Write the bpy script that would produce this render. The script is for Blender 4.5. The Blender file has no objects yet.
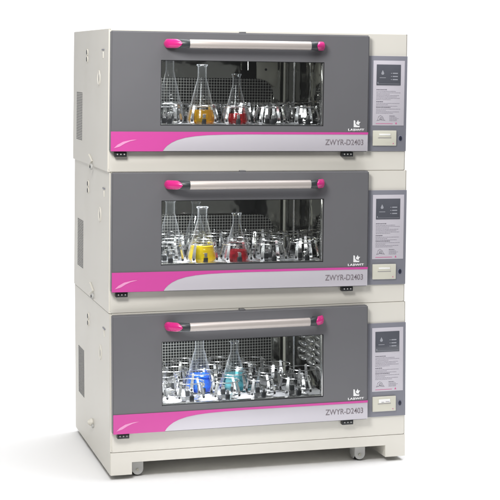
import bpy, bmesh, math, random
from mathutils import Vector, Matrix, Euler
random.seed(7)
S = bpy.context.scene
C = S.collection
PI = math.pi
W, D = 1.36, 0.97          # cabinet width and depth (m)
FLOOR = -0.022

# ------------------------------------------------------------------ materials
def new_mat(name):
    m = bpy.data.materials.new(name); m.use_nodes = True
    nt = m.node_tree
    return m, nt, nt.nodes, nt.links, nt.nodes['Principled BSDF']

def coords(n, l, scale=(1, 1, 1)):
    tc = n.new('ShaderNodeTexCoord'); mp = n.new('ShaderNodeMapping')
    mp.inputs['Scale'].default_value = scale
    l.new(tc.outputs['Object'], mp.inputs['Vector'])
    return mp.outputs['Vector']

def pmat(name, col, rough=0.45, metal=0.0, bump=0.0, bscale=400, var=0.03, vscale=6, coat=0.0,
         stretch=(1, 1, 1), rvar=0.08, spec=0.5, bdist=0.001):
    m, nt, n, l, b = new_mat(name)
    b.inputs['Metallic'].default_value = metal
    b.inputs['Specular IOR Level'].default_value = spec
    b.inputs['Coat Weight'].default_value = coat
    b.inputs['Coat Roughness'].default_value = 0.12
    v = coords(n, l, stretch)
    ns = n.new('ShaderNodeTexNoise'); ns.inputs['Scale'].default_value = vscale
    ns.inputs['Detail'].default_value = 6
    l.new(v, ns.inputs['Vector'])
    mx = n.new('ShaderNodeMix'); mx.data_type = 'RGBA'
    mx.inputs[6].default_value = (*[c * (1 - var) for c in col], 1)
    mx.inputs[7].default_value = (*[min(1, c * (1 + var)) for c in col], 1)
    l.new(ns.outputs['Fac'], mx.inputs[0]); l.new(mx.outputs[2], b.inputs['Base Color'])
    mr = n.new('ShaderNodeMapRange')
    mr.inputs['To Min'].default_value = max(0.02, rough - rvar); mr.inputs['To Max'].default_value = rough + rvar
    l.new(ns.outputs['Fac'], mr.inputs['Value']); l.new(mr.outputs['Result'], b.inputs['Roughness'])
    if bump:
        n2 = n.new('ShaderNodeTexNoise'); n2.inputs['Scale'].default_value = bscale
        l.new(v, n2.inputs['Vector'])
        bp = n.new('ShaderNodeBump'); bp.inputs['Strength'].default_value = bump
        bp.inputs['Distance'].default_value = bdist
        l.new(n2.outputs['Fac'], bp.inputs['Height']); l.new(bp.outputs['Normal'], b.inputs['Normal'])
    return m

M = {}
M['cream'] = pmat('cream_powder_coat', (0.745, 0.720, 0.652), 0.42, bump=0.12, bscale=500, var=0.015)
M['door'] = pmat('grey_door_paint', (0.147, 0.147, 0.156), 0.38, bump=0.15, bscale=600, var=0.02)
M['panel'] = pmat('lilac_grey_panel', (0.225, 0.228, 0.265), 0.45, bump=0.1, var=0.02)
M['silver'] = pmat('pale_silver_trim', (0.60, 0.575, 0.62), 0.35, metal=0.15, var=0.02, spec=0.4)
M['pink'] = pmat('pink_trim', (0.62, 0.075, 0.345), 0.32, var=0.04, vscale=3)
M['palepink'] = pmat('pale_pink_streak', (0.80, 0.33, 0.58), 0.3)
M['pinkline'] = pmat('rose_line', (0.62, 0.12, 0.30), 0.35)
M['cap'] = pmat('magenta_plastic', (0.66, 0.02, 0.22), 0.28, coat=0.3, var=0.06)
M['black'] = pmat('black_plastic', (0.018, 0.019, 0.021), 0.4)
M['charcoal'] = pmat('charcoal_plastic', (0.035, 0.042, 0.045), 0.38)
M['rubber'] = pmat('black_rubber', (0.012, 0.012, 0.013), 0.7)
M['bar'] = pmat('brushed_champagne_metal', (0.53, 0.48, 0.45), 0.40, metal=0.30, stretch=(0.5, 60, 60), vscale=12, var=0.05)
M['steel'] = pmat('chamber_steel', (0.40, 0.40, 0.37), 0.08, metal=1.0, bump=1.0, bscale=12, bdist=0.002, var=0.10, vscale=4, rvar=0.03)
M['clampsteel'] = pmat('spring_steel', (0.74, 0.74, 0.74), 0.17, metal=0.92, var=0.15, vscale=30)
M['tray'] = pmat('brushed_tray_steel', (0.74, 0.74, 0.77), 0.30, metal=0.35, var=0.08, vscale=12, bump=0.15, bscale=40)
M['mirror'] = pmat('polished_wall_steel', (0.78, 0.78, 0.74), 0.06, metal=1.0, bump=1.0, bscale=11, bdist=0.0025, var=0.05, vscale=5, rvar=0.03)
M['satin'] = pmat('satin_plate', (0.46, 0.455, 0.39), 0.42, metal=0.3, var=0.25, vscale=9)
M['chrome'] = pmat('polished_edge', (0.85, 0.85, 0.84), 0.15, metal=1.0)
M['lilac'] = pmat('lilac_label_sheet', (0.59, 0.565, 0.615), 0.3, var=0.015)
M['screen'] = pmat('grey_display', (0.10, 0.105, 0.125), 0.16, var=0.1, vscale=20)
M['screenmark'] = pmat('display_marks', (0.36, 0.37, 0.41), 0.3)
M['ink'] = pmat('grey_ink', (0.27, 0.255, 0.30), 0.5)
M['inkdark'] = pmat('dark_ink', (0.15, 0.14, 0.17), 0.5)
M['modelink'] = pmat('taupe_ink', (0.21, 0.18, 0.20), 0.45)
M['printer'] = pmat('ivory_plastic', (0.66, 0.645, 0.55), 0.4, var=0.02)
M['white'] = pmat('white_print', (0.86, 0.86, 0.86), 0.4)
M['offwhite'] = pmat('paper_white', (0.88, 0.88, 0.86), 0.5)
M['caster'] = pmat('grey_caster_plastic', (0.50, 0.50, 0.485), 0.42, var=0.06)
M['socket'] = pmat('blue_black_socket', (0.03, 0.035, 0.075), 0.35)
M['ventdark'] = pmat('vent_shadow', (0.20, 0.20, 0.20), 0.7)

def backdrop_mat():
    m, nt, n, l, b = new_mat('white_paper_sweep')
    b.inputs['Base Color'].default_value = (0.93, 0.93, 0.93, 1)
    b.inputs['Roughness'].default_value = 0.85
    b.inputs['Specular IOR Level'].default_value = 0.1
    v = coords(n, l)
    ns = n.new('ShaderNodeTexNoise'); ns.inputs['Scale'].default_value = 60
    l.new(v, ns.inputs['Vector'])
    bp = n.new('ShaderNodeBump'); bp.inputs['Strength'].default_value = 0.03
    l.new(ns.outputs['Fac'], bp.inputs['Height']); l.new(bp.outputs['Normal'], b.inputs['Normal'])
    return m
M['backdrop'] = backdrop_mat()

def glass_mat(name, tint, base=0.05, edge=0.75, power=3.0, rough=0.03, white=0.0):
    """thin clear glass: see-through face on, mirror-like at grazing angles"""
    m = bpy.data.materials.new(name); m.use_nodes = True
    nt = m.node_tree; n = nt.nodes; l = nt.links; n.clear()
    out = n.new('ShaderNodeOutputMaterial')
    lw = n.new('ShaderNodeLayerWeight'); lw.inputs['Blend'].default_value = 0.5
    pw = n.new('ShaderNodeMath'); pw.operation = 'POWER'; pw.inputs[1].default_value = power
    l.new(lw.outputs['Facing'], pw.inputs[0])
    mr = n.new('ShaderNodeMapRange'); mr.inputs['To Min'].default_value = base; mr.inputs['To Max'].default_value = edge
    l.new(pw.outputs[0], mr.inputs['Value'])
    tr = n.new('ShaderNodeBsdfTransparent'); tr.inputs['Color'].default_value = (*tint, 1)
    gl = n.new('ShaderNodeBsdfGlossy'); gl.inputs['Roughness'].default_value = rough
    gl.inputs['Color'].default_value = (0.95, 0.97, 1, 1)
    mx = n.new('ShaderNodeMixShader')
    l.new(mr.outputs['Result'], mx.inputs[0]); l.new(tr.outputs[0], mx.inputs[1])
    if white:
        df = n.new('ShaderNodeBsdfDiffuse'); df.inputs['Color'].default_value = (0.85, 0.87, 0.9, 1)
        m2 = n.new('ShaderNodeMixShader'); m2.inputs[0].default_value = white
        l.new(gl.outputs[0], m2.inputs[1]); l.new(df.outputs[0], m2.inputs[2])
        l.new(m2.outputs[0], mx.inputs[2])
    else:
        l.new(gl.outputs[0], mx.inputs[2])
    l.new(mx.outputs[0], out.inputs['Surface'])
    return m
M['pane'] = glass_mat('window_glass', (0.93, 0.94, 0.94), 0.022, 0.6, 4.0, 0.01)
M['glass'] = glass_mat('flask_glass', (0.97, 0.98, 0.98), 0.022, 1.0, 2.7, 0.04, white=0.25)

def liquid_mat(name, col, dens=0.5):
    m = bpy.data.materials.new(name); m.use_nodes = True
    nt = m.node_tree; n = nt.nodes; l = nt.links; n.clear()
    out = n.new('ShaderNodeOutputMaterial')
    tr = n.new('ShaderNodeBsdfTransparent'); tr.inputs['Color'].default_value = (*[c ** 0.6 for c in col], 1)
    pr = n.new('ShaderNodeBsdfPrincipled'); pr.inputs['Base Color'].default_value = (*col, 1)
    pr.inputs['Roughness'].default_value = 0.08
    mx = n.new('ShaderNodeMixShader'); mx.inputs[0].default_value = dens
    l.new(tr.outputs[0], mx.inputs[1]); l.new(pr.outputs[0], mx.inputs[2]); l.new(mx.outputs[0], out.inputs['Surface'])
    return m
M['amber'] = liquid_mat('amber_liquid', (0.80, 0.47, 0.02), 0.34)
M['yellow'] = liquid_mat('yellow_liquid', (0.90, 0.70, 0.01), 0.5)
M['red'] = liquid_mat('red_liquid', (0.60, 0.02, 0.025), 0.38)
M['crimson'] = liquid_mat('crimson_liquid', (0.60, 0.03, 0.05), 0.30)
M['blue'] = liquid_mat('blue_liquid', (0.05, 0.24, 0.80), 0.26)
M['teal'] = liquid_mat('teal_liquid', (0.20, 0.56, 0.62), 0.24)

def perforated():
    m, nt, n, l, b = new_mat('perforated_steel')
    tc = n.new('ShaderNodeTexCoord'); sp = n.new('ShaderNodeSeparateXYZ')
    l.new(tc.outputs['Object'], sp.inputs[0])
    P = 0.0136
    sq = []
    for k in ('X', 'Z'):
        d = n.new('ShaderNodeMath'); d.operation = 'DIVIDE'; d.inputs[1].default_value = P
        l.new(sp.outputs[k], d.inputs[0])
        f = n.new('ShaderNodeMath'); f.operation = 'FRACT'; l.new(d.outputs[0], f.inputs[0])
        s = n.new('ShaderNodeMath'); s.operation = 'SUBTRACT'; s.inputs[1].default_value = 0.5; l.new(f.outputs[0], s.inputs[0])
        a = n.new('ShaderNodeMath'); a.operation = 'ABSOLUTE'; l.new(s.outputs[0], a.inputs[0])
        p = n.new('ShaderNodeMath'); p.operation = 'POWER'; p.inputs[1].default_value = 4; l.new(a.outputs[0], p.inputs[0])
        sq.append(p)
    ad = n.new('ShaderNodeMath'); ad.operation = 'ADD'
    l.new(sq[0].outputs[0], ad.inputs[0]); l.new(sq[1].outputs[0], ad.inputs[1])
    lt = n.new('ShaderNodeMath'); lt.operation = 'LESS_THAN'; lt.inputs[1].default_value = 0.395 ** 4
    l.new(ad.outputs[0], lt.inputs[0])
    mx = n.new('ShaderNodeMix'); mx.data_type = 'RGBA'
    mx.inputs[6].default_value = (0.40, 0.40, 0.375, 1); mx.inputs[7].default_value = (0.006, 0.006, 0.006, 1)
    l.new(lt.outputs[0], mx.inputs[0]); l.new(mx.outputs[2], b.inputs['Base Color'])
    iv = n.new('ShaderNodeMath'); iv.operation = 'SUBTRACT'; iv.inputs[0].default_value = 0.75
    l.new(lt.outputs[0], iv.inputs[1]); iv.use_clamp = True
    l.new(iv.outputs[0], b.inputs['Metallic'])
    b.inputs['Roughness'].default_value = 0.38
    b.inputs['Specular IOR Level'].default_value = 0.2
    return m
M['perf'] = perforated()

# ------------------------------------------------------------------ geometry helpers
class MB:
    def __init__(s, off=(0, 0, 0)):
        s.bm = bmesh.new(); s.off = Vector(off); s.mats = []
    def mi(s, mat):
        if mat is None: return 0
        if mat not in s.mats: s.mats.append(mat)
        return s.mats.index(mat)
    def _fin(s, faces, mat, smooth):
        i = s.mi(mat)
        for f in faces: f.material_index = i; f.smooth = smooth
    def box(s, x0, x1, y0, y1, z0, z1, bev=0.0, seg=2, mat=None, smooth=False):
        b2 = bmesh.new()
        r = bmesh.ops.create_cube(b2, size=1)
        for v in b2.verts:
            v.co = Vector(((x0 + x1) / 2 + v.co.x * (x1 - x0), (y0 + y1) / 2 + v.co.y * (y1 - y0), (z0 + z1) / 2 + v.co.z * (z1 - z0)))
        if bev: bmesh.ops.bevel(b2, geom=b2.edges[:], offset=bev, segments=seg, profile=0.5, affect='EDGES')
        s.merge(b2, mat, smooth or bev > 0)
    def merge(s, b2, mat, smooth=False, mtx=None):
        if mtx is not None: b2.transform(mtx)
        bmesh.ops.recalc_face_normals(b2, faces=b2.faces[:])
        m = {}
        for v in b2.verts: m[v] = s.bm.verts.new(v.co)
        fs = []
        for f in b2.faces:
            try: fs.append(s.bm.faces.new([m[v] for v in f.verts]))
            except ValueError: pass
        s._fin(fs, mat, smooth); b2.free()
    def poly(s, pts, z0, z1, axis='y', mat=None, bev=0.0):
        """prism: pts in the (x,z) plane extruded along y from z0 to z1 (axis y), or (y,z) along x"""
        b2 = bmesh.new()
        def mk(p, t): return Vector((p[0], t, p[1])) if axis == 'y' else Vector((t, p[0], p[1]))
        a = [b2.verts.new(mk(p, z0)) for p in pts]; b = [b2.verts.new(mk(p, z1)) for p in pts]
        k = len(pts)
        b2.faces.new(a); b2.faces.new(b[::-1])
        for i in range(k): b2.faces.new((a[i], b[i], b[(i + 1) % k], a[(i + 1) % k]))
        if bev: bmesh.ops.bevel(b2, geom=b2.edges[:], offset=bev, segments=2, affect='EDGES')
        s.merge(b2, mat, bev > 0)
    def loft(s, rings, mat=None, smooth=True, close=True, cap=True):
        b2 = bmesh.new(); R = [[b2.verts.new(Vector(p)) for p in r] for r in rings]
        k = len(R[0])
        for a, b in zip(R, R[1:]):
            for i in range(k if close else k - 1): b2.faces.new((a[i], a[(i + 1) % k], b[(i + 1) % k], b[i]))
        if cap and close: b2.faces.new(R[0][::-1]); b2.faces.new(R[-1])
        s.merge(b2, mat, smooth)
    def tube(s, pts, r, mat=None, k=10, closed=False):
        pts = [Vector(p) for p in pts]; N = len(pts); rings = []
        for i, p in enumerate(pts):
            if closed: t = pts[(i + 1) % N] - pts[i - 1]
            else: t = pts[min(i + 1, N - 1)] - pts[max(i - 1, 0)]
            t.normalize(); up = Vector((0, 0, 1)) if abs(t.z) < 0.9 else Vector((1, 0, 0))
            a = t.cross(up).normalized(); b = a.cross(t)
            rings.append([p + (a * math.cos(q) + b * math.sin(q)) * r for q in [2 * PI * j / k for j in range(k)]])
        if closed: rings.append(rings[0])
        s.loft(rings, mat, True, True, not closed)
    def lathe(s, prof, cx, cy, cz, mat=None, k=36, a=Vector((0, 0, 1)), cap=False):
        rings = [[(cx + r * math.cos(2 * PI * j / k), cy + r * math.sin(2 * PI * j / k), cz + z) for j in range(k)] for r, z in prof]
        s.loft(rings, mat, True, True, cap)
    def cyl(s, p, axis, r, h, mat=None, k=24, bev=0.0, sx=1.0):
        b2 = bmesh.new()
        bmesh.ops.create_cone(b2, cap_ends=True, segments=k, radius1=r, radius2=r, depth=h)
        if bev: bmesh.ops.bevel(b2, geom=[e for e in b2.edges if len(e.link_faces) == 2 and any(len(f.verts) > 4 for f in e.link_faces)], offset=bev, segments=2, affect='EDGES')
        q = Vector((0, 0, 1)).rotation_difference(Vector(axis)).to_matrix().to_4x4()
        s.merge(b2, mat, True, Matrix.Translation(p) @ Matrix.Diagonal((sx, 1, 1, 1)) @ q)
    def sphere(s, p, r, mat=None, sc=(1, 1, 1)):
        b2 = bmesh.new(); bmesh.ops.create_uvsphere(b2, u_segments=20, v_segments=12, radius=r)
        s.merge(b2, mat, True, Matrix.Translation(p) @ Matrix.Diagonal((*sc, 1)))
    def build(s, name, mat=None, parent=None):
        for v in s.bm.verts: v.co += s.off
        me = bpy.data.meshes.new(name)
        s.bm.to_mesh(me); s.bm.free()
        if not s.mats: me.materials.append(mat)
        for m in s.mats: me.materials.append(m or mat)
        o = bpy.data.objects.new(name, me); C.objects.link(o)
        if parent: o.parent = parent
        # keep flat faces flat
        me.set_sharp_from_angle(angle=math.radians(38))
        return o

def tag(o, label=None, cat=None, group=None, kind=None):
    if label: o['label'] = label
    if cat: o['category'] = cat
    if group: o['group'] = group
    if kind: o['kind'] = kind
    return o

def text_mesh(name, body, x0, x1, z0, z1, y, mat, parent, offx, bold=0.0, shear=0.0):
    cu = bpy.data.curves.new('t', 'FONT'); cu.body = body; cu.size = 1; cu.extrude = 0.0; cu.offset = bold
    cu.resolution_u = 6
    t = bpy.data.objects.new('t', cu); C.objects.link(t)
    bpy.context.view_layer.update()
    dg = bpy.context.evaluated_depsgraph_get()
    me = bpy.data.meshes.new_from_object(t.evaluated_get(dg))
    bpy.data.objects.remove(t)
    xs = [v.co.x for v in me.vertices]; ys = [v.co.y for v in me.vertices]
    ax, bx, ay, by = min(xs), max(xs), min(ys), max(ys)
    bm = bmesh.new(); bm.from_mesh(me)
    r = bmesh.ops.extrude_face_region(bm, geom=bm.faces[:])
    ev = set(v for v in r['geom'] if isinstance(v, bmesh.types.BMVert))
    for v in bm.verts:
        u = (v.co.x - ax) / (bx - ax); w = (v.co.y - ay) / (by - ay)
        v.co = Vector((x0 + u * (x1 - x0) + offx, y - (0.0008 if v in ev else 0), z0 + w * (z1 - z0)))
    bmesh.ops.recalc_face_normals(bm, faces=bm.faces[:])
    bm.to_mesh(me); bm.free()
    me.materials.clear(); me.materials.append(mat)
    o = bpy.data.objects.new(name, me); me.name = name; C.objects.link(o); o.parent = parent
    return o

# ------------------------------------------------------------------ the setting
def sweep():
    prof = [(-1.35, 0)]
    R = 2.0; yb = 5.0
    for i in range(17):
        a = i / 16 * PI / 2
        prof.append((yb - R + R * math.sin(a), R - R * math.cos(a)))
    prof.append((yb, 7.5))
    bm = bmesh.new(); rows = []
    for y, z in prof:
        rows.append([bm.verts.new((x, y, FLOOR + z)) for x in (-3.2, 6.5)])
    for a, b in zip(rows, rows[1:]):
        f = bm.faces.new((a[0], a[1], b[1], b[0])); f.smooth = True
    me = bpy.data.meshes.new('ground'); bm.to_mesh(me); bm.free(); me.materials.append(M['backdrop'])
    o = bpy.data.objects.new('ground', me); C.objects.link(o)
    tag(o, kind='structure')
sweep()

# ------------------------------------------------------------------ flask clamp (built once, copied)
def clamp_mesh():
    m = MB()
    m.cyl((0, 0, 0.003), (0, 0, 1), 0.044, 0.004, M['clampsteel'], 32, 0.001)
    for k in range(4):
        a = PI / 4 + k * PI / 2
        ca, sa = math.cos(a), math.sin(a)
        path = [(0.030, 0.0055), (0.064, 0.0065), (0.073, 0.011), (0.0765, 0.020), (0.075, 0.036), (0.070, 0.056), (0.064, 0.076), (0.0605, 0.088), (0.063, 0.093)]
        wd = [0.011, 0.011, 0.0105, 0.0095, 0.0085, 0.0072, 0.0062, 0.0055, 0.0045]
        rings = []
        for (r, z), w in zip(path, wd):
            t = 0.0008
            rings.append([((r + dr) * ca - s * w * sa, (r + dr) * sa + s * w * ca, z + dr * 0.6) for dr, s in ((-t, -1), (-t, 1), (t, 1), (t, -1))])
        m.loft(rings, M['clampsteel'], True)
        m.cyl((0.0765 * ca, 0.0765 * sa, 0.022), (ca, sa, 0.05), 0.0055, 0.005, M['rubber'], 14)
    ring = [(0.0635 * math.cos(q), 0.0635 * math.sin(q), 0.085) for q in [2 * PI * j / 48 for j in range(48)]]
    m.tube(ring, 0.0023, M['clampsteel'], 8, True)
    for q in (-PI / 2, PI / 2):      # black blocks that lock the legs
        x, y = 0.0560 * math.cos(q), 0.0560 * math.sin(q)
        m.box(x - 0.010, x + 0.010, y - 0.008, y + 0.008, 0.0052, 0.030, 0.002, 2, M['black'])
        m.box(x - 0.007, x + 0.007, y - 0.006, y + 0.006, 0.0302, 0.050, 0.001, 2, M['clampsteel'])
    return m

# ------------------------------------------------------------------ one incubator
OX = -W / 2
WX0, WX1, WZ0, WZ1 = 0.2205, 0.9565, 0.201, 0.483        # window
DX0, DX1, DZ0, DZ1 = 0.0035, 1.166, 0.088, 0.605          # door
CX0, CX1, CY1, CZ0, CZ1 = 0.120, 1.045, 0.74, 0.135, 0.560  # chamber
TRAYZ = {1: 0.197, 2: 0.186, 3: 0.182}
PZ = {1: 0.40, 2: 0.345, 3: 0.52}
DY = -0.038

GRID = {}
for _k in (1, 2):
    GRID[_k] = ((0.14, [0.287 + 0.158 * i for i in range(5)]), (0.30, [0.190, 0.333] + [0.333 + 0.158 * i for i in range(1, 5)]),
                (0.46, [0.250 + 0.160 * i for i in range(5)]), (0.585, [0.190 + 0.160 * i for i in range(6)]))
GRID[3] = ((0.147, [0.221 + 0.165 * i for i in range(5)]), (0.300, [0.303 + 0.165 * i for i in range(5)]),
           (0.450, [0.221 + 0.165 * i for i in range(5)]), (0.600, [0.303 + 0.165 * i for i in range(4)]))

def ring_prism(mb, outer, inner, y0, y1, mat, bev=0.0):
    """frame with a rectangular hole, thickness y0..y1"""
    b2 = bmesh.new()
    def rect(r, y): return [b2.verts.new((x, y, z)) for x, z in ((r[0], r[2]), (r[1], r[2]), (r[1], r[3]), (r[0], r[3]))]
    of, inf, ob, ib = rect(outer, y0), rect(inner, y0), rect(outer, y1), rect(inner, y1)
    oe = []
    for i in range(4):
        j = (i + 1) % 4
        b2.faces.new((of[i], of[j], inf[j], inf[i])); b2.faces.new((ob[i], ib[i], ib[j], ob[j]))
        b2.faces.new((of[i], ob[i], ob[j], of[j])); b2.faces.new((inf[i], inf[j], ib[j], ib[i]))
    if bev:
        ov = set(of) | set(ob)
        bmesh.ops.bevel(b2, geom=[e for e in b2.edges if e.verts[0] in ov and e.verts[1] in ov], offset=bev, segments=3, affect='EDGES')
    mb.merge(b2, mat, bev > 0)

def incubator(which, loc, tilt, H, wedge, base, label, lamp):
    TRAY = TRAYZ[which]
    root = bpy.data.objects.new('shaking_incubator', None); C.objects.link(root)
    root.location = loc; root.rotation_euler = (0, tilt, 0)
    root.empty_display_size = 0.2
    tag(root, label, 'incubator', 'stack of three shaking incubators')
    O = (OX, 0, base)                       # feature heights are measured from the seam under the cabinet
    mb = lambda: MB(O)
    # ---- cabinet shell
    b = mb()
    b2 = bmesh.new()
    z1 = H - 0.0006
    of = [b2.verts.new(p) for p in ((0, 0, 0), (W, 0, 0), (W, 0, z1), (0, 0, z1))]
    ob = [b2.verts.new(p) for p in ((0, D, 0), (W, D, 0), (W, D, z1), (0, D, z1))]
    inn = [b2.verts.new(p) for p in ((CX0, 0, CZ0), (CX1, 0, CZ0), (CX1, 0, CZ1), (CX0, 0, CZ1))]
    for i in range(4):
        j = (i + 1) % 4
        b2.faces.new((of[i], of[j], inn[j], inn[i])); b2.faces.new((of[i], ob[i], ob[j], of[j]))
    b2.faces.new(ob)
    for v in (of[0], ob[0]): v.co.z += -W / 2 * math.tan(wedge) + 0.0006
    for v in (of[1], ob[1]): v.co.z += W / 2 * math.tan(wedge) + 0.0006
    ov = set(of) | set(ob)
    ve = [e for e in b2.edges if e.verts[0] in ov and e.verts[1] in ov and abs(e.verts[0].co.z - e.verts[1].co.z) > 0.3]
    bmesh.ops.bevel(b2, geom=ve, offset=0.0065, segments=4, affect='EDGES')
    he = [e for e in b2.edges if len(e.link_faces) == 2 and all(v.co.z < 0.02 for v in e.verts) or all(v.co.z > H - 0.01 for v in e.verts)]
    bmesh.ops.bevel(b2, geom=he, offset=0.0016, segments=2, affect='EDGES')
    b.merge(b2, M['cream'], True)
    cab = b.build('cabinet', M['cream'], root)
    # top lid groove line
    b = mb()
    # side skin, one plain sheet (down to the floor line on the lowest cabinet)
    if base > 0:
        b = mb()
        b.box(-0.0016, -0.0002, 0.0068, D - 0.007, -base + 0.0005, H - 0.003, mat=M['cream'])
        b.build('side_panel', M['cream'], root)
    # ---- side details
    # vent grille
    b = MB((OX - (0.0018 if base > 0 else 0), 0, base))
    z0, z1v = 0.099, 0.327
    rows, cols = 30, 4
    for r in range(rows):
        zz = z0 + (z1v - z0) * (r + 0.5) / rows
        for c in range(cols):
            ya = 0.690 + 0.172 * c / cols + 0.005; yb = 0.690 + 0.172 * (c + 1) / cols - 0.006
            b.box(-0.0012, 0.001, ya, yb, zz - 0.0021, zz + 0.0021, 0, mat=M['ventdark'])
    b.build('side_vent', M['ventdark'], root)
    # cable port : two lobes
    b = MB((OX - (0.0018 if base > 0 else 0), 0, base))
    for dz in (0.016, -0.016):
        b.cyl((-0.001, 0.555, 0.498 + dz), (1, 0, 0), 0.0155, 0.006, M['cream'], 20, 0.001)
        b.cyl((-0.003, 0.555, 0.498 + dz), (1, 0, 0), 0.0105, 0.005, M['black'], 20)
    b.build('cable_port', None, root)
    # recessed oval finger pull
    b = MB((OX - (0.0018 if base > 0 else 0), 0, base))
    def oval(ry, rz, x, yc=0.238, zc=0.400, k=24): return [(x, yc + ry * math.cos(2 * PI * i / k), zc + rz * math.sin(2 * PI * i / k)) for i in range(k)]
    b.loft([oval(0.030, 0.034, 0.0004), oval(0.030, 0.034, -0.003), oval(0.024, 0.028, -0.004), oval(0.021, 0.025, -0.001)], M['cream'])
    b.loft([oval(0.008, 0.017, -0.0005, 0.228, 0.398), oval(0.008, 0.017, -0.0022, 0.228, 0.398)], M['ventdark'])
    b.build('finger_pull', None, root)
    # hinge tab near the front
    b = MB((OX - (0.0018 if base > 0 else 0), 0, base))
    b.box(-0.003, 0.001, 0.105, 0.165, 0.521, 0.527, 0.001, mat=M['panel'])
    b.box(-0.003, 0.001, 0.128, 0.142, 0.487, 0.516, 0.001, mat=M['cream'])
    b.build('hinge_tab', None, root)
    # bottom latch (joins this cabinet to the one below) or knob
    b = MB((OX - (0.0018 if base > 0 else 0), 0, base))
    if base == 0:
        yc = 0.43; zc = 0.018 if which == 1 else 0.034
        b.poly([(yc + 0.045, zc + 0.032), (yc + 0.045, zc - 0.026), (yc - 0.048, zc + 0.004)], -0.007, 0.001, 'x', M['cream'], 0.0015)
        b.cyl((-0.005, yc - 0.035, zc - 0.022), (1, 0, 0), 0.014, 0.010, M['caster'], 16, 0.002)
        b.cyl((-0.011, yc - 0.035, zc - 0.022), (1, 0, 0), 0.006, 0.004, M['black'], 12)
        b.build('corner_latch', None, root)
    else:
        b.cyl((-0.008, 0.46, 0.035), (1, 0, 0), 0.017, 0.018, M['cream'], 20, 0.003)
        b.cyl((-0.019, 0.46, 0.035), (1, 0, 0), 0.011, 0.010, M['cream'], 20, 0.003)
        b.cyl((-0.004, 0.435, 0.022), (1, 0, 0), 0.010, 0.008, M['caster'], 16, 0.002)
        b.build('side_knob', None, root)
    # ---- chamber liner
    b2 = bmesh.new()
    a = [b2.verts.new(p) for p in ((CX0, 0.0005, CZ0), (CX1, 0.0005, CZ0), (CX1, 0.0005, CZ1), (CX0, 0.0005, CZ1))]
    c = [b2.verts.new(p) for p in ((CX0, CY1, CZ0), (CX1, CY1, CZ0), (CX1, CY1, CZ1), (CX0, CY1, CZ1))]
    for i in range(4): b2.faces.new((a[i], a[(i + 1) % 4], c[(i + 1) % 4], c[i]))
    b2.faces.new(c)
    bmesh.ops.bevel(b2, geom=[e for e in b2.edges if len(e.link_faces) == 2], offset=0.028, segments=6, affect='EDGES')
    b = mb(); b.merge(b2, M['steel'], True)
    liner = b.build('chamber_liner', M['steel'], root)
    # perforated air duct panel with a rounded end
    b = mb()
    px1, pz0, pz1 = 0.935, 0.165, PZ[which]
    pts = [(CX0 + 0.03, pz0), (px1, pz0)]
    rr = 0.075
    for i in range(9):
        q = i / 8 * PI / 2
        pts.append((px1 - rr + rr * math.cos(q), pz1 - rr + rr * math.sin(q)))
    pts.append((CX0 + 0.03, pz1))
    b.poly(pts, CY1 - 0.035, CY1 - 0.006, 'y', M['perf'])
    b.build('perforated_panel', M['perf'], liner)
    b = mb()
    b.box(px1 - 0.01, px1 + 0.002, CY1 - 0.045, CY1 - 0.036, pz0, pz1 - rr, 0.002, mat=M['steel'])
    b.build('duct_trim', None, liner)
    b = mb()
    b.tube([(0.995, CY1 - 0.03, 0.165), (0.995, CY1 - 0.03, 0.35), (0.995, CY1 - 0.03, 0.54)], 0.0085, M['satin'], 14)
    b.build('corner_rod', None, liner)
    b = mb()
    b.tube([(1.022, CY1 - 0.10, 0.165), (1.022, CY1 - 0.10, 0.35), (1.022, CY1 - 0.10, 0.54)], 0.006, M['clampsteel'], 14)
    b.build('corner_rod', None, liner)
    b = mb()
    b.box(CX1 - 0.004, CX1 - 0.001, 0.045, CY1 - 0.16, 0.165, 0.535, 0.001, mat=M['mirror'])
    b.build('wall_panel', None, liner)
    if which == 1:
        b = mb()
        b.box(0.86, 0.965, CY1 - 0.0055, CY1 - 0.001, 0.36, 0.53, 0.001, mat=M['satin'])  # added plate, its paler tone stands for room reflections on the steel
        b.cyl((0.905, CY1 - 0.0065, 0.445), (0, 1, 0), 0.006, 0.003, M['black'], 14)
        b.build('reflection_plate', None, liner)
    if which == 3:
        b = mb()
        for r_ in range(8):
            for c_ in range(3):
                yy = 0.56 - c_ * 0.135 + (0.02 if r_ % 2 else 0); zz = 0.268 + r_ * 0.035
                b.sphere((CX1 - 0.004, yy, zz), 1.0, M['clampsteel'], (0.014, 0.056, 0.0135))  # bumps added in place of the bright reflections on this wall
        b.build('reflection_bumps', None, liner)
    b = mb()
    b.tube([(0.80, CY1 - 0.06, 0.555), (0.80, CY1 - 0.062, 0.50), (0.80, CY1 - 0.065, 0.44)], 0.004, M['clampsteel'], 10)
    b.build('temperature_probe', None, liner)
    # ---- shaker platform with its clamps
    b = mb()
    ty = 0.066 if which == 3 else 0.045
    b.box(CX0 + 0.030, CX1 - 0.030, ty, 0.685, TRAY - 0.012, TRAY, 0.002, mat=M['tray'])
    b.box(CX0 + 0.030, CX1 - 0.030, ty - (0.026 if which == 3 else 0.007), ty - 0.0005, TRAY - 0.022, TRAY - 0.001, 0.002, mat=M['charcoal'])
    for gx in (0.28, 0.58, 0.88):
        b.box(gx - 0.03, gx + 0.03, 0.25, 0.45, CZ0 + 0.001, TRAY - 0.0125, 0.002, mat=M['steel'])
    for ix in range(11):
        for iy in range(5):
            b.cyl((0.175 + ix * 0.082, 0.095 + iy * 0.14, TRAY + 0.0008), (0, 0, 1), 0.004, 0.002, M['black'], 10)
    tray = b.build('shaker_platform', None, root)
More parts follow.
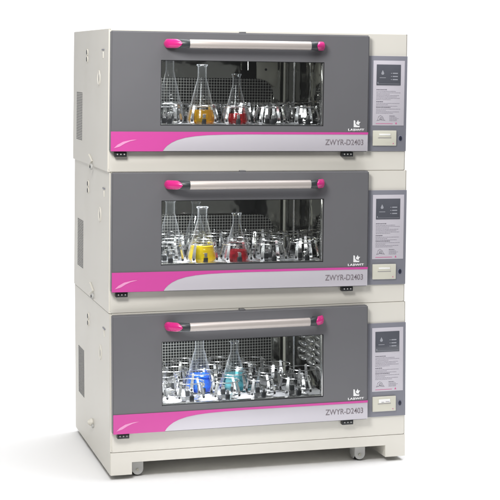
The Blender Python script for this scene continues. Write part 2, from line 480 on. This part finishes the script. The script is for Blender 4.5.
    for yy, xs_ in GRID[which]:
        for xx in xs_:
            o = bpy.data.objects.new('flask_clamp', CL)
            C.objects.link(o); o.parent = tray
            o.location = (xx + OX, yy, TRAY + base); o.rotation_euler.z = random.uniform(-0.07, 0.07) if yy < 0.28 else random.uniform(-0.4, 0.4)
            k_ = random.uniform(0.96, 1.05); o.scale = (k_, k_, random.uniform(0.93, 1.06))
    # ---- door
    b = mb()
    ring_prism(b, (DX0, DX1, DZ0, DZ1), (WX0, WX1, WZ0, WZ1), DY, -0.002, M['door'], 0.0045)
    door = b.build('door', M['door'], root)
    b = mb()
    ring_prism(b, (WX0 + 0.0003, WX1 - 0.0003, WZ0 + 0.0003, WZ1 - 0.0003), (WX0 + 0.0028, WX1 - 0.0028, WZ0 + 0.0028, WZ1 - 0.0028), DY + 0.003, -0.004, M['black'])
    b.build('window_gasket', M['black'], door)
    b = mb()
    b.box(WX1 - 0.0065, WX1 - 0.003, DY + 0.004, -0.004, WZ0 + 0.004, WZ1 - 0.004, 0.0005, mat=M['chrome'])
    b.box(WX0 + 0.003, WX1 - 0.007, DY + 0.008, -0.004, WZ0 + 0.003, WZ0 + 0.0055, 0.0005, mat=M['chrome'])
    b.build('window_edge', M['chrome'], door)
    b = mb()
    b.box(WX0 + 0.003, WX1 - 0.003, DY + 0.005, DY + 0.0065, WZ0 + 0.003, WZ1 - 0.003, mat=M['pane'])
    b.build('window_pane', M['pane'], door)
    # trim band
    tz0, tz1 = DZ0 + 0.003, 0.1735
    b = mb()
    b.box(DX0 + 0.002, DX1 - 0.0015, DY - 0.0022, DY + 0.002, tz0, tz1, 0.0008, mat=M['silver'])
    b.build('trim_band', M['silver'], door)
    b = mb()
    xl = DX0 + 0.0016
    pts = [(xl, tz0 - 0.001), (0.232, tz0 - 0.001)]
    # swoosh edge: climbs steeply then runs out along the top
    sw = [(0.234, 0.094), (0.240, 0.103), (0.252, 0.115), (0.270, 0.1275), (0.295, 0.139), (0.330, 0.149), (0.375, 0.1560), (0.43, 0.1605), (0.50, 0.1630), (0.60, 0.1645), (DX1 - 0.001, 0.1650)]
    pts += sw + [(DX1 - 0.001, tz1 + 0.001), (xl, tz1 + 0.001)]
    bb2 = bmesh.new()
    # built as vertical strips so the concave outline fills cleanly
    top = tz1 + 0.001
    xs = [(xl, tz0 - 0.001), (0.232, tz0 - 0.001)] + sw
    ya, yb = DY - 0.0034, DY - 0.0018
    fr = [(bb2.verts.new((x, ya, z)), bb2.verts.new((x, ya, top)), bb2.verts.new((x, yb, z)), bb2.verts.new((x, yb, top))) for x, z in xs]
    for p, q in zip(fr, fr[1:]):
        bb2.faces.new((p[0], q[0], q[1], p[1])); bb2.faces.new((p[2], p[3], q[3], q[2]))
        bb2.faces.new((p[0], p[2], q[2], q[0])); bb2.faces.new((p[1], q[1], q[3], p[3]))
    bb2.faces.new((fr[0][0], fr[0][1], fr[0][3], fr[0][2])); bb2.faces.new((fr[-1][0], fr[-1][2], fr[-1][3], fr[-1][1]))
    b.merge(bb2, M['pink'])
    b.build('pink_swoosh', M['pink'], door)
    b = mb()
    b.poly([(0.018, 0.103), (0.034, 0.118), (0.058, 0.131), (0.095, 0.139), (0.120, 0.1405), (0.088, 0.133), (0.066, 0.1235), (0.044, 0.1105)], DY - 0.0044, DY - 0.003, 'y', M['palepink'])  # streak in a paler pink, laid over the pink band
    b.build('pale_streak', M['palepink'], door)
    text_mesh('model_lettering', 'ZWYR-D2403', 0.966, 1.143, 0.1178, 0.1432, DY - 0.0023, M['modelink'], door, OX, bold=0.004).location.z = base
    text_mesh('brand_lettering', 'LABWIT', 1.072, 1.148, 0.180, 0.1905, DY - 0.0005, M['white'], door, OX, bold=0.03).location.z = base
    # emblem: square foot with a branching K
    b = mb()
    ex, ez = 1.0975, 0.197
    def P(u, v): return (ex + u * 0.031, ez + v * 0.031)
    ly = (DY - 0.0013, DY + 0.001)
    b.poly([P(0.0, 0.0), P(0.0, 0.98), P(0.14, 1.0), P(0.24, 0.84), P(0.24, 0.55), P(0.42, 0.28), P(0.72, 0.20), P(0.93, 0.22), P(0.86, 0.0)], *ly, mat=M['white'])
    b.poly([P(0.36, 0.62), P(0.50, 0.78), P(0.66, 1.04), P(0.72, 0.80), P(1.04, 0.74), P(0.86, 0.60), P(0.80, 0.32), P(0.62, 0.38), P(0.48, 0.40)], ly[0] - 0.0002, ly[1], mat=M['white'])
    b.build('emblem', M['white'], door)
    # small lock tab at the door top
    b = mb()
    b.box(0.573, 0.598, DY + 0.006, -0.004, DZ1 - 0.002, DZ1 + 0.0055, 0.001, mat=M['door'])
    b.build('lock_tab', M['door'], door)
    # hinge blocks under the door: black with three pale screws
    for hx in (0.026, 1.050):
        b = mb()
        b.box(hx, hx + 0.052, -0.026, -0.0005, 0.0655, 0.0862, 0.0015, mat=M['black'])
        for k in range(3): b.cyl((hx + 0.011 + k * 0.015, -0.0265, 0.0762), (0, 1, 0), 0.0030, 0.002, M['caster'], 12)
        b.build('hinge_block', None, root)
    # ---- handle
    hz, hy = 0.5535, -0.104
    b = mb()
    rings = []
    for x in (0.330, 0.332, 0.870, 0.872):
        s_ = 0.94 if x in (0.330, 0.872) else 1
        rings.append([(x, hy + 0.0150 * s_ * math.cos(q), hz + 0.0185 * s_ * math.sin(q)) for q in [2 * PI * j / 28 for j in range(28)]])
    b.loft(rings, M['bar'])
    b.build('handle_bar', M['bar'], door)
    for sgn, xb, xe in ((-1, 0.330, 0.233), (1, 0.872, 0.950)):
        L = abs(xe - xb)
        # dark housing curving back to the door
        b = mb(); rings = []; K = 22
        for i in range(15):
            t = i / 14
            x = xb + sgn * L * 0.97 * t
            y = hy + (0.058) * (t ** 1.8)
            rz = 0.0168 * (1.0 + 0.18 * math.sin(PI * min(1, t * 1.2))) * (1 if t < 0.85 else math.sqrt(max(0.02, 1 - ((t - 0.85) / 0.155) ** 2)))
            ry = 0.0145 + 0.010 * t
            if t > 0.85: ry *= math.sqrt(max(0.05, 1 - ((t - 0.85) / 0.16) ** 2))
            rings.append([(x, y + ry * math.cos(q), hz + rz * math.sin(q)) for q in [2 * PI * j / K for j in range(K)]])
        b.loft(rings, M['charcoal'])
        # post that meets the door
        px = xb + sgn * L * 0.66
        b.box(px - 0.022, px + 0.022, -0.075, DY + 0.001, hz - 0.0125, hz + 0.0125, 0.004, 3, M['charcoal'])
        b.build('handle_mount', None, door)
        # magenta inlay: pointed lens on the outer front face
        b = mb(); rings = []
        for i in range(17):
            t = 0.34 + 0.68 * i / 16
            u = i / 16
            x = xb + sgn * L * t
            y = hy + 0.058 * (t ** 1.8)
            sh = math.sqrt(max(0, 1 - (1 - min(1, u / 0.42)) ** 2.6)) * (1 if u < 0.80 else math.sqrt(max(0.0, 1 - ((u - 0.80) / 0.205) ** 2)))
            rz = 0.0003 + 0.0195 * sh
            ry = 0.0158 + 0.0105 * t
            if t > 0.85: ry *= math.sqrt(max(0.08, 1 - ((t - 0.85) / 0.18) ** 2))
            yo = -0.0018
            arc = []
            for j in range(13):
                q = PI * (0.5 + j / 12)           # front half, from +z round the front to -z
                arc.append((x - sgn * 0, y + yo + ry * math.cos(q), hz + rz * math.sin(q)))
            for j in range(3):
                arc.append((x, y + 0.004, hz + rz * (-0.9 + 0.9 * j)))
            rings.append(arc)
        b.loft(rings, M['cap'])
        b.build('handle_cap', M['cap'], door)
    # ---- control panel
    b = mb()
    b.box(1.176, 1.3585, -0.0065, 0.002, 0.0885, 0.5155, 0.0012, mat=M['panel'])
    cp = b.build('control_panel', M['panel'], root)
    b = mb()
    lx0, lx1, lz0, lz1 = 1.1965, 1.3455, 0.204, 0.495
    b.box(lx0, lx1, -0.0082, -0.006, lz0, lz1, 0.0006, mat=M['lilac'])
    b.build('label_sheet', M['lilac'], cp)
    b = mb()
    sx0, sx1, sz0, sz1 = 1.2115, 1.3265, 0.3845, 0.4775
    b.box(sx0, sx1, -0.0096, -0.0078, sz0, sz1, 0.0004, mat=M['screen'])
    scr = b.build('display', M['screen'], cp)
    b = mb(); y0, y1 = -0.0102, -0.0094
    # drop icon with a line beneath, three short rows of readings, a small tick low left
    b.poly([(1.233, 0.437), (1.2355, 0.4325), (1.2405, 0.4315), (1.2455, 0.4335), (1.247, 0.438), (1.2445, 0.444), (1.240, 0.4525), (1.236, 0.444)], y0, y1, mat=M['screenmark'])
    b.box(1.226, 1.255, y0, y1, 0.4170, 0.4195, mat=M['screenmark'])
    for zz in (0.438, 0.424, 0.410):
        b.box(1.2795, 1.284, y0, y1, zz - 0.001, zz + 0.002, mat=M['screenmark'])
        b.box(1.288, 1.312, y0, y1, zz - 0.0018, zz + 0.0028, mat=M['screenmark'])
    b.box(1.2165, 1.2195, y0, y1, 0.392, 0.399, mat=M['screenmark'])
    b.box(1.2165, 1.322, y0, y1, 0.3905, 0.3915, mat=M['screenmark'])
    b.build('display_marks', M['screenmark'], cp)
    # printed instructions: headings and word-length dashes, too small to read
    b = mb(); rnd = random.Random(11)
    y0, y1 = -0.0088, -0.0080
    def line(z, xa, xb_, h, mat, full=1.0):
        x = xa; end = xa + (xb_ - xa) * full
        while x < end - 0.002:
            w = rnd.uniform(0.003, 0.010); w = min(w, end - x)
            b.box(x, x + w, y0, y1, z, z + h * rnd.uniform(0.85, 1.1), mat=mat)
            x += w + rnd.uniform(0.0011, 0.0018)
    tx0, tx1 = 1.212, 1.3265
    z = 0.3635
    for block in (('h', .45), ('l', .8), ('l', 1), ('l', .55), ('l', .95), ('l', .85), ('l', .98), ('l', .6), ('g', 0), ('h', .28), ('l', .97), ('l', .5), ('l', .88), ('h', .62), ('l', 1), ('l', .4), ('l', .96), ('l', .7)):
        if block[0] == 'h': line(z, tx0, tx1, 0.0030, M['inkdark'], block[1]); z -= 0.0068
        elif block[0] == 'l': line(z, tx0, tx1, 0.0017, M['ink'], block[1]); z -= 0.0062
        else: z -= 0.004
    # diagram: a little sketched machine, text to its right
    dz = 0.232
    b.tube([(1.220, -0.0084, dz - 0.003), (1.224, -0.0084, dz + 0.011), (1.233, -0.0084, dz + 0.017), (1.244, -0.0084, dz + 0.011), (1.250, -0.0084, dz - 0.002)], 0.0008, M['inkdark'], 6)
    b.tube([(1.216, -0.0084, dz - 0.006), (1.228, -0.0084, dz - 0.004), (1.236, -0.0084, dz + 0.004), (1.238, -0.0084, dz - 0.003), (1.256, -0.0084, dz - 0.005)], 0.0010, M['inkdark'], 6)
    b.tube([(1.236 + 0.006 * math.cos(q), -0.0084, dz + 0.003 + 0.006 * math.sin(q)) for q in [2 * PI * j / 14 for j in range(14)]], 0.0008, M['inkdark'], 6, True)
    line(0.2455, 1.276, 1.302, 0.0026, M['inkdark'])
    for k in range(4): line(0.2395 - k * 0.0048, 1.276, tx1 - 0.006, 0.0015, M['ink'], rnd.uniform(0.75, 1))
    b.build('printed_text', None, cp)
    b = mb()
    b.box(1.212, 1.292, -0.0089, -0.0080, 0.2115, 0.2135, mat=M['pinkline'])
    b.poly([(1.3045, 0.2105), (1.3125, 0.2105), (1.311, 0.215), (1.3085, 0.220), (1.306, 0.215)], -0.0089, -0.0080, mat=M['pinkline'])
    b.build('footer_mark', None, cp)
    # printer with its paper slot
    b = mb()
    b.box(1.198, 1.3095, -0.0150, -0.006, 0.1135, 0.1815, 0.0022, 3, mat=M['printer'])
    b.box(1.2235, 1.283, -0.0166, -0.0145, 0.1500, 0.1720, 0.0012, 2, mat=M['printer'])
    b.box(1.2215, 1.285, -0.0158, -0.0148, 0.1480, 0.1497, mat=M['ink'])
    b.cyl((1.2945, -0.0152, 0.1235), (0, 1, 0), 0.0024, 0.0016, M['pinkline'], 10)
    pr = b.build('printer', None, cp)
    b = mb()
    if which == 3:
        b.loft([[(1.226, -0.0172, 0.158), (1.226, -0.0172, 0.170), (1.280, -0.0172, 0.1705), (1.280, -0.0172, 0.157)],
                [(1.226, -0.0200, 0.154), (1.226, -0.0186, 0.170), (1.280, -0.0186, 0.1695), (1.280, -0.0205, 0.155)]], M['offwhite'], False)
        line_z = 0.1575
        b.box(1.238, 1.250, -0.0211, -0.0196, 0.1560, 0.1576, mat=M['ink']); b.box(1.258, 1.276, -0.0213, -0.0200, 0.1580, 0.1593, mat=M['ink'])
    else:
        b.box(1.2265, 1.280, -0.0176, -0.0160, 0.1600, 0.1672, 0.0006, mat=M['offwhite'])
    b.build('paper_slip', None, cp)
    b = mb()
    oc = (1.3305, 0.1465)
    def ov2(ry, rz, y, k=20): return [(oc[0] + ry * math.cos(2 * PI * i / k), y, oc[1] + rz * math.sin(2 * PI * i / k)) for i in range(k)]
    b.loft([ov2(0.0105, 0.0145, -0.006), ov2(0.0105, 0.0145, -0.0078), ov2(0.0088, 0.0128, -0.0085)], M['panel'])
    b.loft([ov2(0.0078, 0.0118, -0.0080), ov2(0.0074, 0.0114, -0.0098)], M['socket'])
    b.box(oc[0] - 0.003, oc[0] + 0.003, -0.0106, -0.0095, oc[1] - 0.006, oc[1] + 0.006, 0.0004, mat=M['black'])
    b.build('data_socket', None, cp)
    # ---- plinth with notched skirt, feet and casters on the lowest
    if base > 0:
        b = mb()
        hb = base
        e = 0.0012
        outl = [(0, 0), (W, 0)]
        # front skirt (notched), sides, back
        def foot_front(y0_, y1_):
            pts = [(0.0, -hb), (0.094, -hb), (0.094, -hb + 0.054), (1.265, -hb + 0.054), (1.265, -hb), (W, -hb), (W, -e), (0.0, -e)]
            b.poly(pts, y0_, y1_, 'y', M['cream'])
        foot_front(0.0008, 0.018); foot_front(D - 0.018, D - 0.0008)
        for xa, xb_ in ((0.0008, 0.018), (W - 0.018, W - 0.0008)):
            b.box(xa, xb_, 0.0185, D - 0.0185, -hb, -e, mat=M['cream'])
        # right foot's inner return and the under tray
        b.box(1.2645, 1.276, 0.0185, 0.30, -hb, -hb + 0.0535, mat=M['cream'])
        b.box(0.0825, 0.0945, 0.0185, 0.30, -hb, -hb + 0.0535, mat=M['cream'])
        b.box(0.0185, W - 0.0185, 0.0186, D - 0.0186, -hb + 0.0545, -hb + 0.060, mat=M['cream'])
        b.build('plinth', M['cream'], root)
        b = mb()
        b.box(0.155, 0.262, 0.0195, 0.10, -hb + 0.050, -hb + 0.0540, mat=M['cream'])
        b.build('caster_plate', None, root)
        b = mb()
        b.box(0.94, 1.10, 0.0195, 0.10, -hb + 0.050, -hb + 0.0540, mat=M['cream'])
        b.build('caster_plate', None, root)
        for cx_, cy_ in ((0.128, 0.085), (1.158, 0.085), (0.13, D - 0.12), (1.16, D - 0.12)):
            b = mb()
            fz = -hb + FLOOR
            wr = 0.034
            b.cyl((cx_, cy_, -hb + 0.046), (0, 0, 1), 0.020, 0.014, M['caster'], 20, 0.002)
            for s_ in (-1, 1):
                pr_ = [(cy_ - 0.030, -hb + 0.042), (cy_ + 0.026, -hb + 0.042), (cy_ + 0.030, fz + 0.024), (cy_ + 0.012, fz + 0.008), (cy_ - 0.014, fz + 0.008), (cy_ - 0.032, fz + 0.026)]
                b.poly(pr_, cx_ + s_ * 0.022 - 0.003, cx_ + s_ * 0.022 + 0.003, 'x', M['caster'], 0.0015)
            # front shroud, rounded foot
            fp = [(cx_ - 0.025, -hb + 0.042), (cx_ + 0.025, -hb + 0.042)] + [(cx_ + 0.025 * math.cos(q), fz + 0.033 + 0.026 * math.sin(q)) for q in [-i / 10 * PI for i in range(11)]]
            b.poly(fp, cy_ - 0.040, cy_ - 0.034, 'y', M['caster'], 0.001)
            b.cyl((cx_ - 0.001, cy_ - 0.042, fz + 0.030), (0, 1, 0), 0.0065, 0.005, M['satin'], 16, 0.001)
            cs = b.build('caster', None, root)
            b = mb()
            b.cyl((cx_, cy_, fz + wr), (1, 0, 0), wr, 0.030, M['rubber'], 36, 0.004)
            b.cyl((cx_, cy_, fz + wr), (1, 0, 0), 0.018, 0.034, M['caster'], 24, 0.002)
            b.build('wheel', None, cs)
    # chamber lamp
    ld = bpy.data.lights.new('chamber_lamp', 'AREA'); ld.shape = 'RECTANGLE'
    ld.size = 0.34; ld.size_y = 0.05; ld.energy = lamp; ld.color = (0.96, 0.98, 1.0)
    lo = bpy.data.objects.new('chamber_lamp', ld); C.objects.link(lo); lo.parent = root
    lo.location = (0.33 + OX, 0.09, CZ1 - 0.012 + base); lo.rotation_euler = (math.radians(14), 0, 0)
    return root

_c = clamp_mesh(); _o = _c.build('flask_clamp'); CL = _o.data; bpy.data.objects.remove(_o)

Z1, Z2, Z0 = 0.7105, 1.3154, 0.1005
T1, T2 = 0.0154, 0.0123
units = {
 3: dict(loc=(W / 2, 0, 0), tilt=0.0, H=0.6100, wedge=0.0, base=Z0),
 2: dict(loc=(W / 2 - 0.005, -0.0004, Z1), tilt=T2, H=0.6049, wedge=T2, base=0.0),
 1: dict(loc=(W / 2 - 0.0065, -0.0008, Z2), tilt=T1, H=0.6142, wedge=T1 - T2, base=0.0),
}
LB = {1: 'topmost grey-doored incubator of the stack, amber and red flasks inside',
      2: 'middle grey-doored incubator of the stack, bright yellow and crimson flasks inside',
      3: 'lowest grey-doored incubator standing on casters, blue and teal flasks inside'}
LAMP = {1: 4.0, 2: 8.0, 3: 13.0}
roots = {}
for k in (3, 2, 1):
    roots[k] = incubator(k, label=LB[k], lamp=LAMP[k], **units[k])
bpy.context.view_layer.update()

# ------------------------------------------------------------------ flasks (each stands in a clamp)
def flask(unit, x, y, liquid, level, label, h=0.245, rb=0.066, rn=0.0195):
    name = 'conical_flask'
    b = MB()
    sh = h * 0.785
    prof = [(0.001, 0.0), (rb * 0.80, 0.0), (rb * 0.94, 0.003), (rb, 0.012), (rb * 0.985, 0.024)]
    for i in range(1, 11):
        t = i / 10
        r = rb * 0.985 + (rn - rb * 0.985) * t
        r += 0.0035 * math.sin(PI * t) * (0.4)
        prof.append((r, 0.024 + (sh - 0.024) * t))
    prof += [(rn * 0.99, sh + 0.008), (rn * 0.98, h - 0.016), (rn * 1.02, h - 0.008), (rn * 1.22, h - 0.004), (rn * 1.28, h - 0.001), (rn * 1.20, h + 0.0015), (rn * 1.02, h)]
    b.lathe(prof, 0, 0, 0, M['glass'], 44)
    o = b.build(name, M['glass'])
    tag(o, label, 'flask', 'conical flasks in the chambers')
    p = roots[unit].matrix_world @ Vector((x + OX, y, TRAYZ[unit] + units[unit]['base'] + 0.0055))
    o.location = p; o.rotation_euler = (0, units[unit]['tilt'], 0)
    # printed graduations as a part
    g = MB()
    for k in range(6):
        zz = 0.045 + k * 0.016; t = (zz - 0.024) / (sh - 0.024); r = rb * 0.985 + (rn - rb * 0.985) * t + 0.0014 * math.sin(PI * t) + 0.0006
        a0 = -PI / 2 - 0.15; n_ = 6; ww = 0.16 if k % 2 else 0.28
        ring = [[(r * math.cos(a0 + ww * i / n_), r * math.sin(a0 + ww * i / n_), zz + dz) for dz in (-0.0007, 0.0007)] for i in range(n_ + 1)]
        ring = [[p0, p1, (p1[0] * 0.99, p1[1] * 0.99, p1[2]), (p0[0] * 0.99, p0[1] * 0.99, p0[2])] for p0, p1 in ring]
        g.loft(ring, M['white'], False)
    g.build('graduation_marks', M['white'], o)
    if liquid:
        l = MB()
        def rad(z):
            if z < 0.012: return rb * (0.80 + 0.2 * z / 0.012)
            if z < 0.024: return rb
            t = (z - 0.024) / (sh - 0.024); return rb * 0.985 + (rn - rb * 0.985) * t + 0.0014 * math.sin(PI * t)
        lp = [(0.001, 0.002)] + [(rad(z) - 0.0022, z + 0.002) for z in [level * i / 10 for i in range(11)]] + [(0.001, level + 0.0015)]
        l.lathe(lp, 0, 0, 0, M[liquid], 40)
        l.build('liquid', M[liquid], o)
    return o

flask(1, 0.445, 0.14, 'amber', 0.060, 'glass flask of amber liquid, middle of the three in the top incubator', h=0.262, rb=0.064)
flask(1, 0.603, 0.14, 'red', 0.045, 'glass flask of red liquid behind the top incubator window', h=0.222, rb=0.054, rn=0.0175)
flask(1, 0.333, 0.30, None, 0, 'empty clear flask at the left end of the top incubator window', h=0.295, rb=0.066, rn=0.019)
flask(2, 0.445, 0.14, 'yellow', 0.070, 'glass flask of bright yellow liquid in the middle incubator', h=0.245, rb=0.065, rn=0.021)
flask(2, 0.603, 0.14, 'crimson', 0.048, 'glass flask of crimson liquid in the middle incubator', h=0.215, rb=0.055, rn=0.0175)
flask(2, 0.333, 0.30, None, 0, 'empty clear flask at the left end of the middle incubator window', h=0.262, rb=0.066, rn=0.021)
flask(2, 0.490, 0.46, None, 0, 'empty clear flask half hidden behind the bright yellow one', h=0.24, rb=0.062, rn=0.018)
flask(3, 0.468, 0.300, 'blue', 0.075, 'glass flask of deep blue liquid in the bottom incubator', h=0.252, rb=0.066, rn=0.021)
flask(3, 0.633, 0.300, 'teal', 0.070, 'glass flask of pale teal liquid in the bottom incubator', h=0.222, rb=0.062, rn=0.0175)

# ------------------------------------------------------------------ light
w = bpy.data.worlds.new('World'); S.world = w; w.use_nodes = True
w.node_tree.nodes['Background'].inputs['Color'].default_value = (1, 1, 1, 1)
w.node_tree.nodes['Background'].inputs['Strength'].default_value = 0.20

def area(name, loc, target, sx, sy, energy, col=(1, 1, 1)):
    d = bpy.data.lights.new(name, 'AREA'); d.shape = 'RECTANGLE'; d.size = sx; d.size_y = sy; d.energy = energy; d.color = col
    o = bpy.data.objects.new(name, d); C.objects.link(o); o.location = loc
    o.rotation_euler = (Vector(target) - Vector(loc)).to_track_quat('-Z', 'Y').to_euler()
    return o
area('key_softbox', (-0.85, -2.30, 3.0), (0.30, 0, 1.35), 0.9, 0.9, 92, (1, 0.99, 0.98))
area('overhead_softbox', (1.65, 0.1, 5.0), (1.1, 0.3, 0), 4.5, 4.0, 260, (0.96, 0.965, 1.0))
area('sweep_lamp', (2.2, 1.8, 6.0), (2.4, 5.0, 2.0), 5.0, 2.0, 180)

# ------------------------------------------------------------------ camera
cx, cy, cz, yaw, pit, rol, f, sy = -1.2085, -6.8025, 1.8147, 0.2636, -0.0595, -0.0003, 1605.2746, -96.6838
fw = Vector((math.sin(yaw) * math.cos(pit), math.cos(yaw) * math.cos(pit), math.sin(pit)))
r = fw.cross(Vector((0, 0, 1))).normalized(); u = r.cross(fw)
r2 = r * math.cos(rol) + u * math.sin(rol); u2 = -r * math.sin(rol) + u * math.cos(rol)
cd = bpy.data.cameras.new('camera'); co = bpy.data.objects.new('camera', cd); C.objects.link(co)
mt = Matrix((r2, u2, -fw)).transposed().to_4x4(); mt.translation = Vector((cx, cy, cz))
co.matrix_world = mt
cd.sensor_width = 36; cd.lens = f / 500 * 36; cd.shift_y = sy / 500; cd.clip_start = 0.1; cd.clip_end = 100
S.camera = co
S.view_settings.view_transform = 'Standard'; S.view_settings.look = 'None'
S.view_settings.exposure = 0; S.view_settings.gamma = 1
S.cycles.transparent_max_bounces = 32; S.cycles.max_bounces = 12; S.cycles.glossy_bounces = 6
S.cycles.caustics_reflective = False
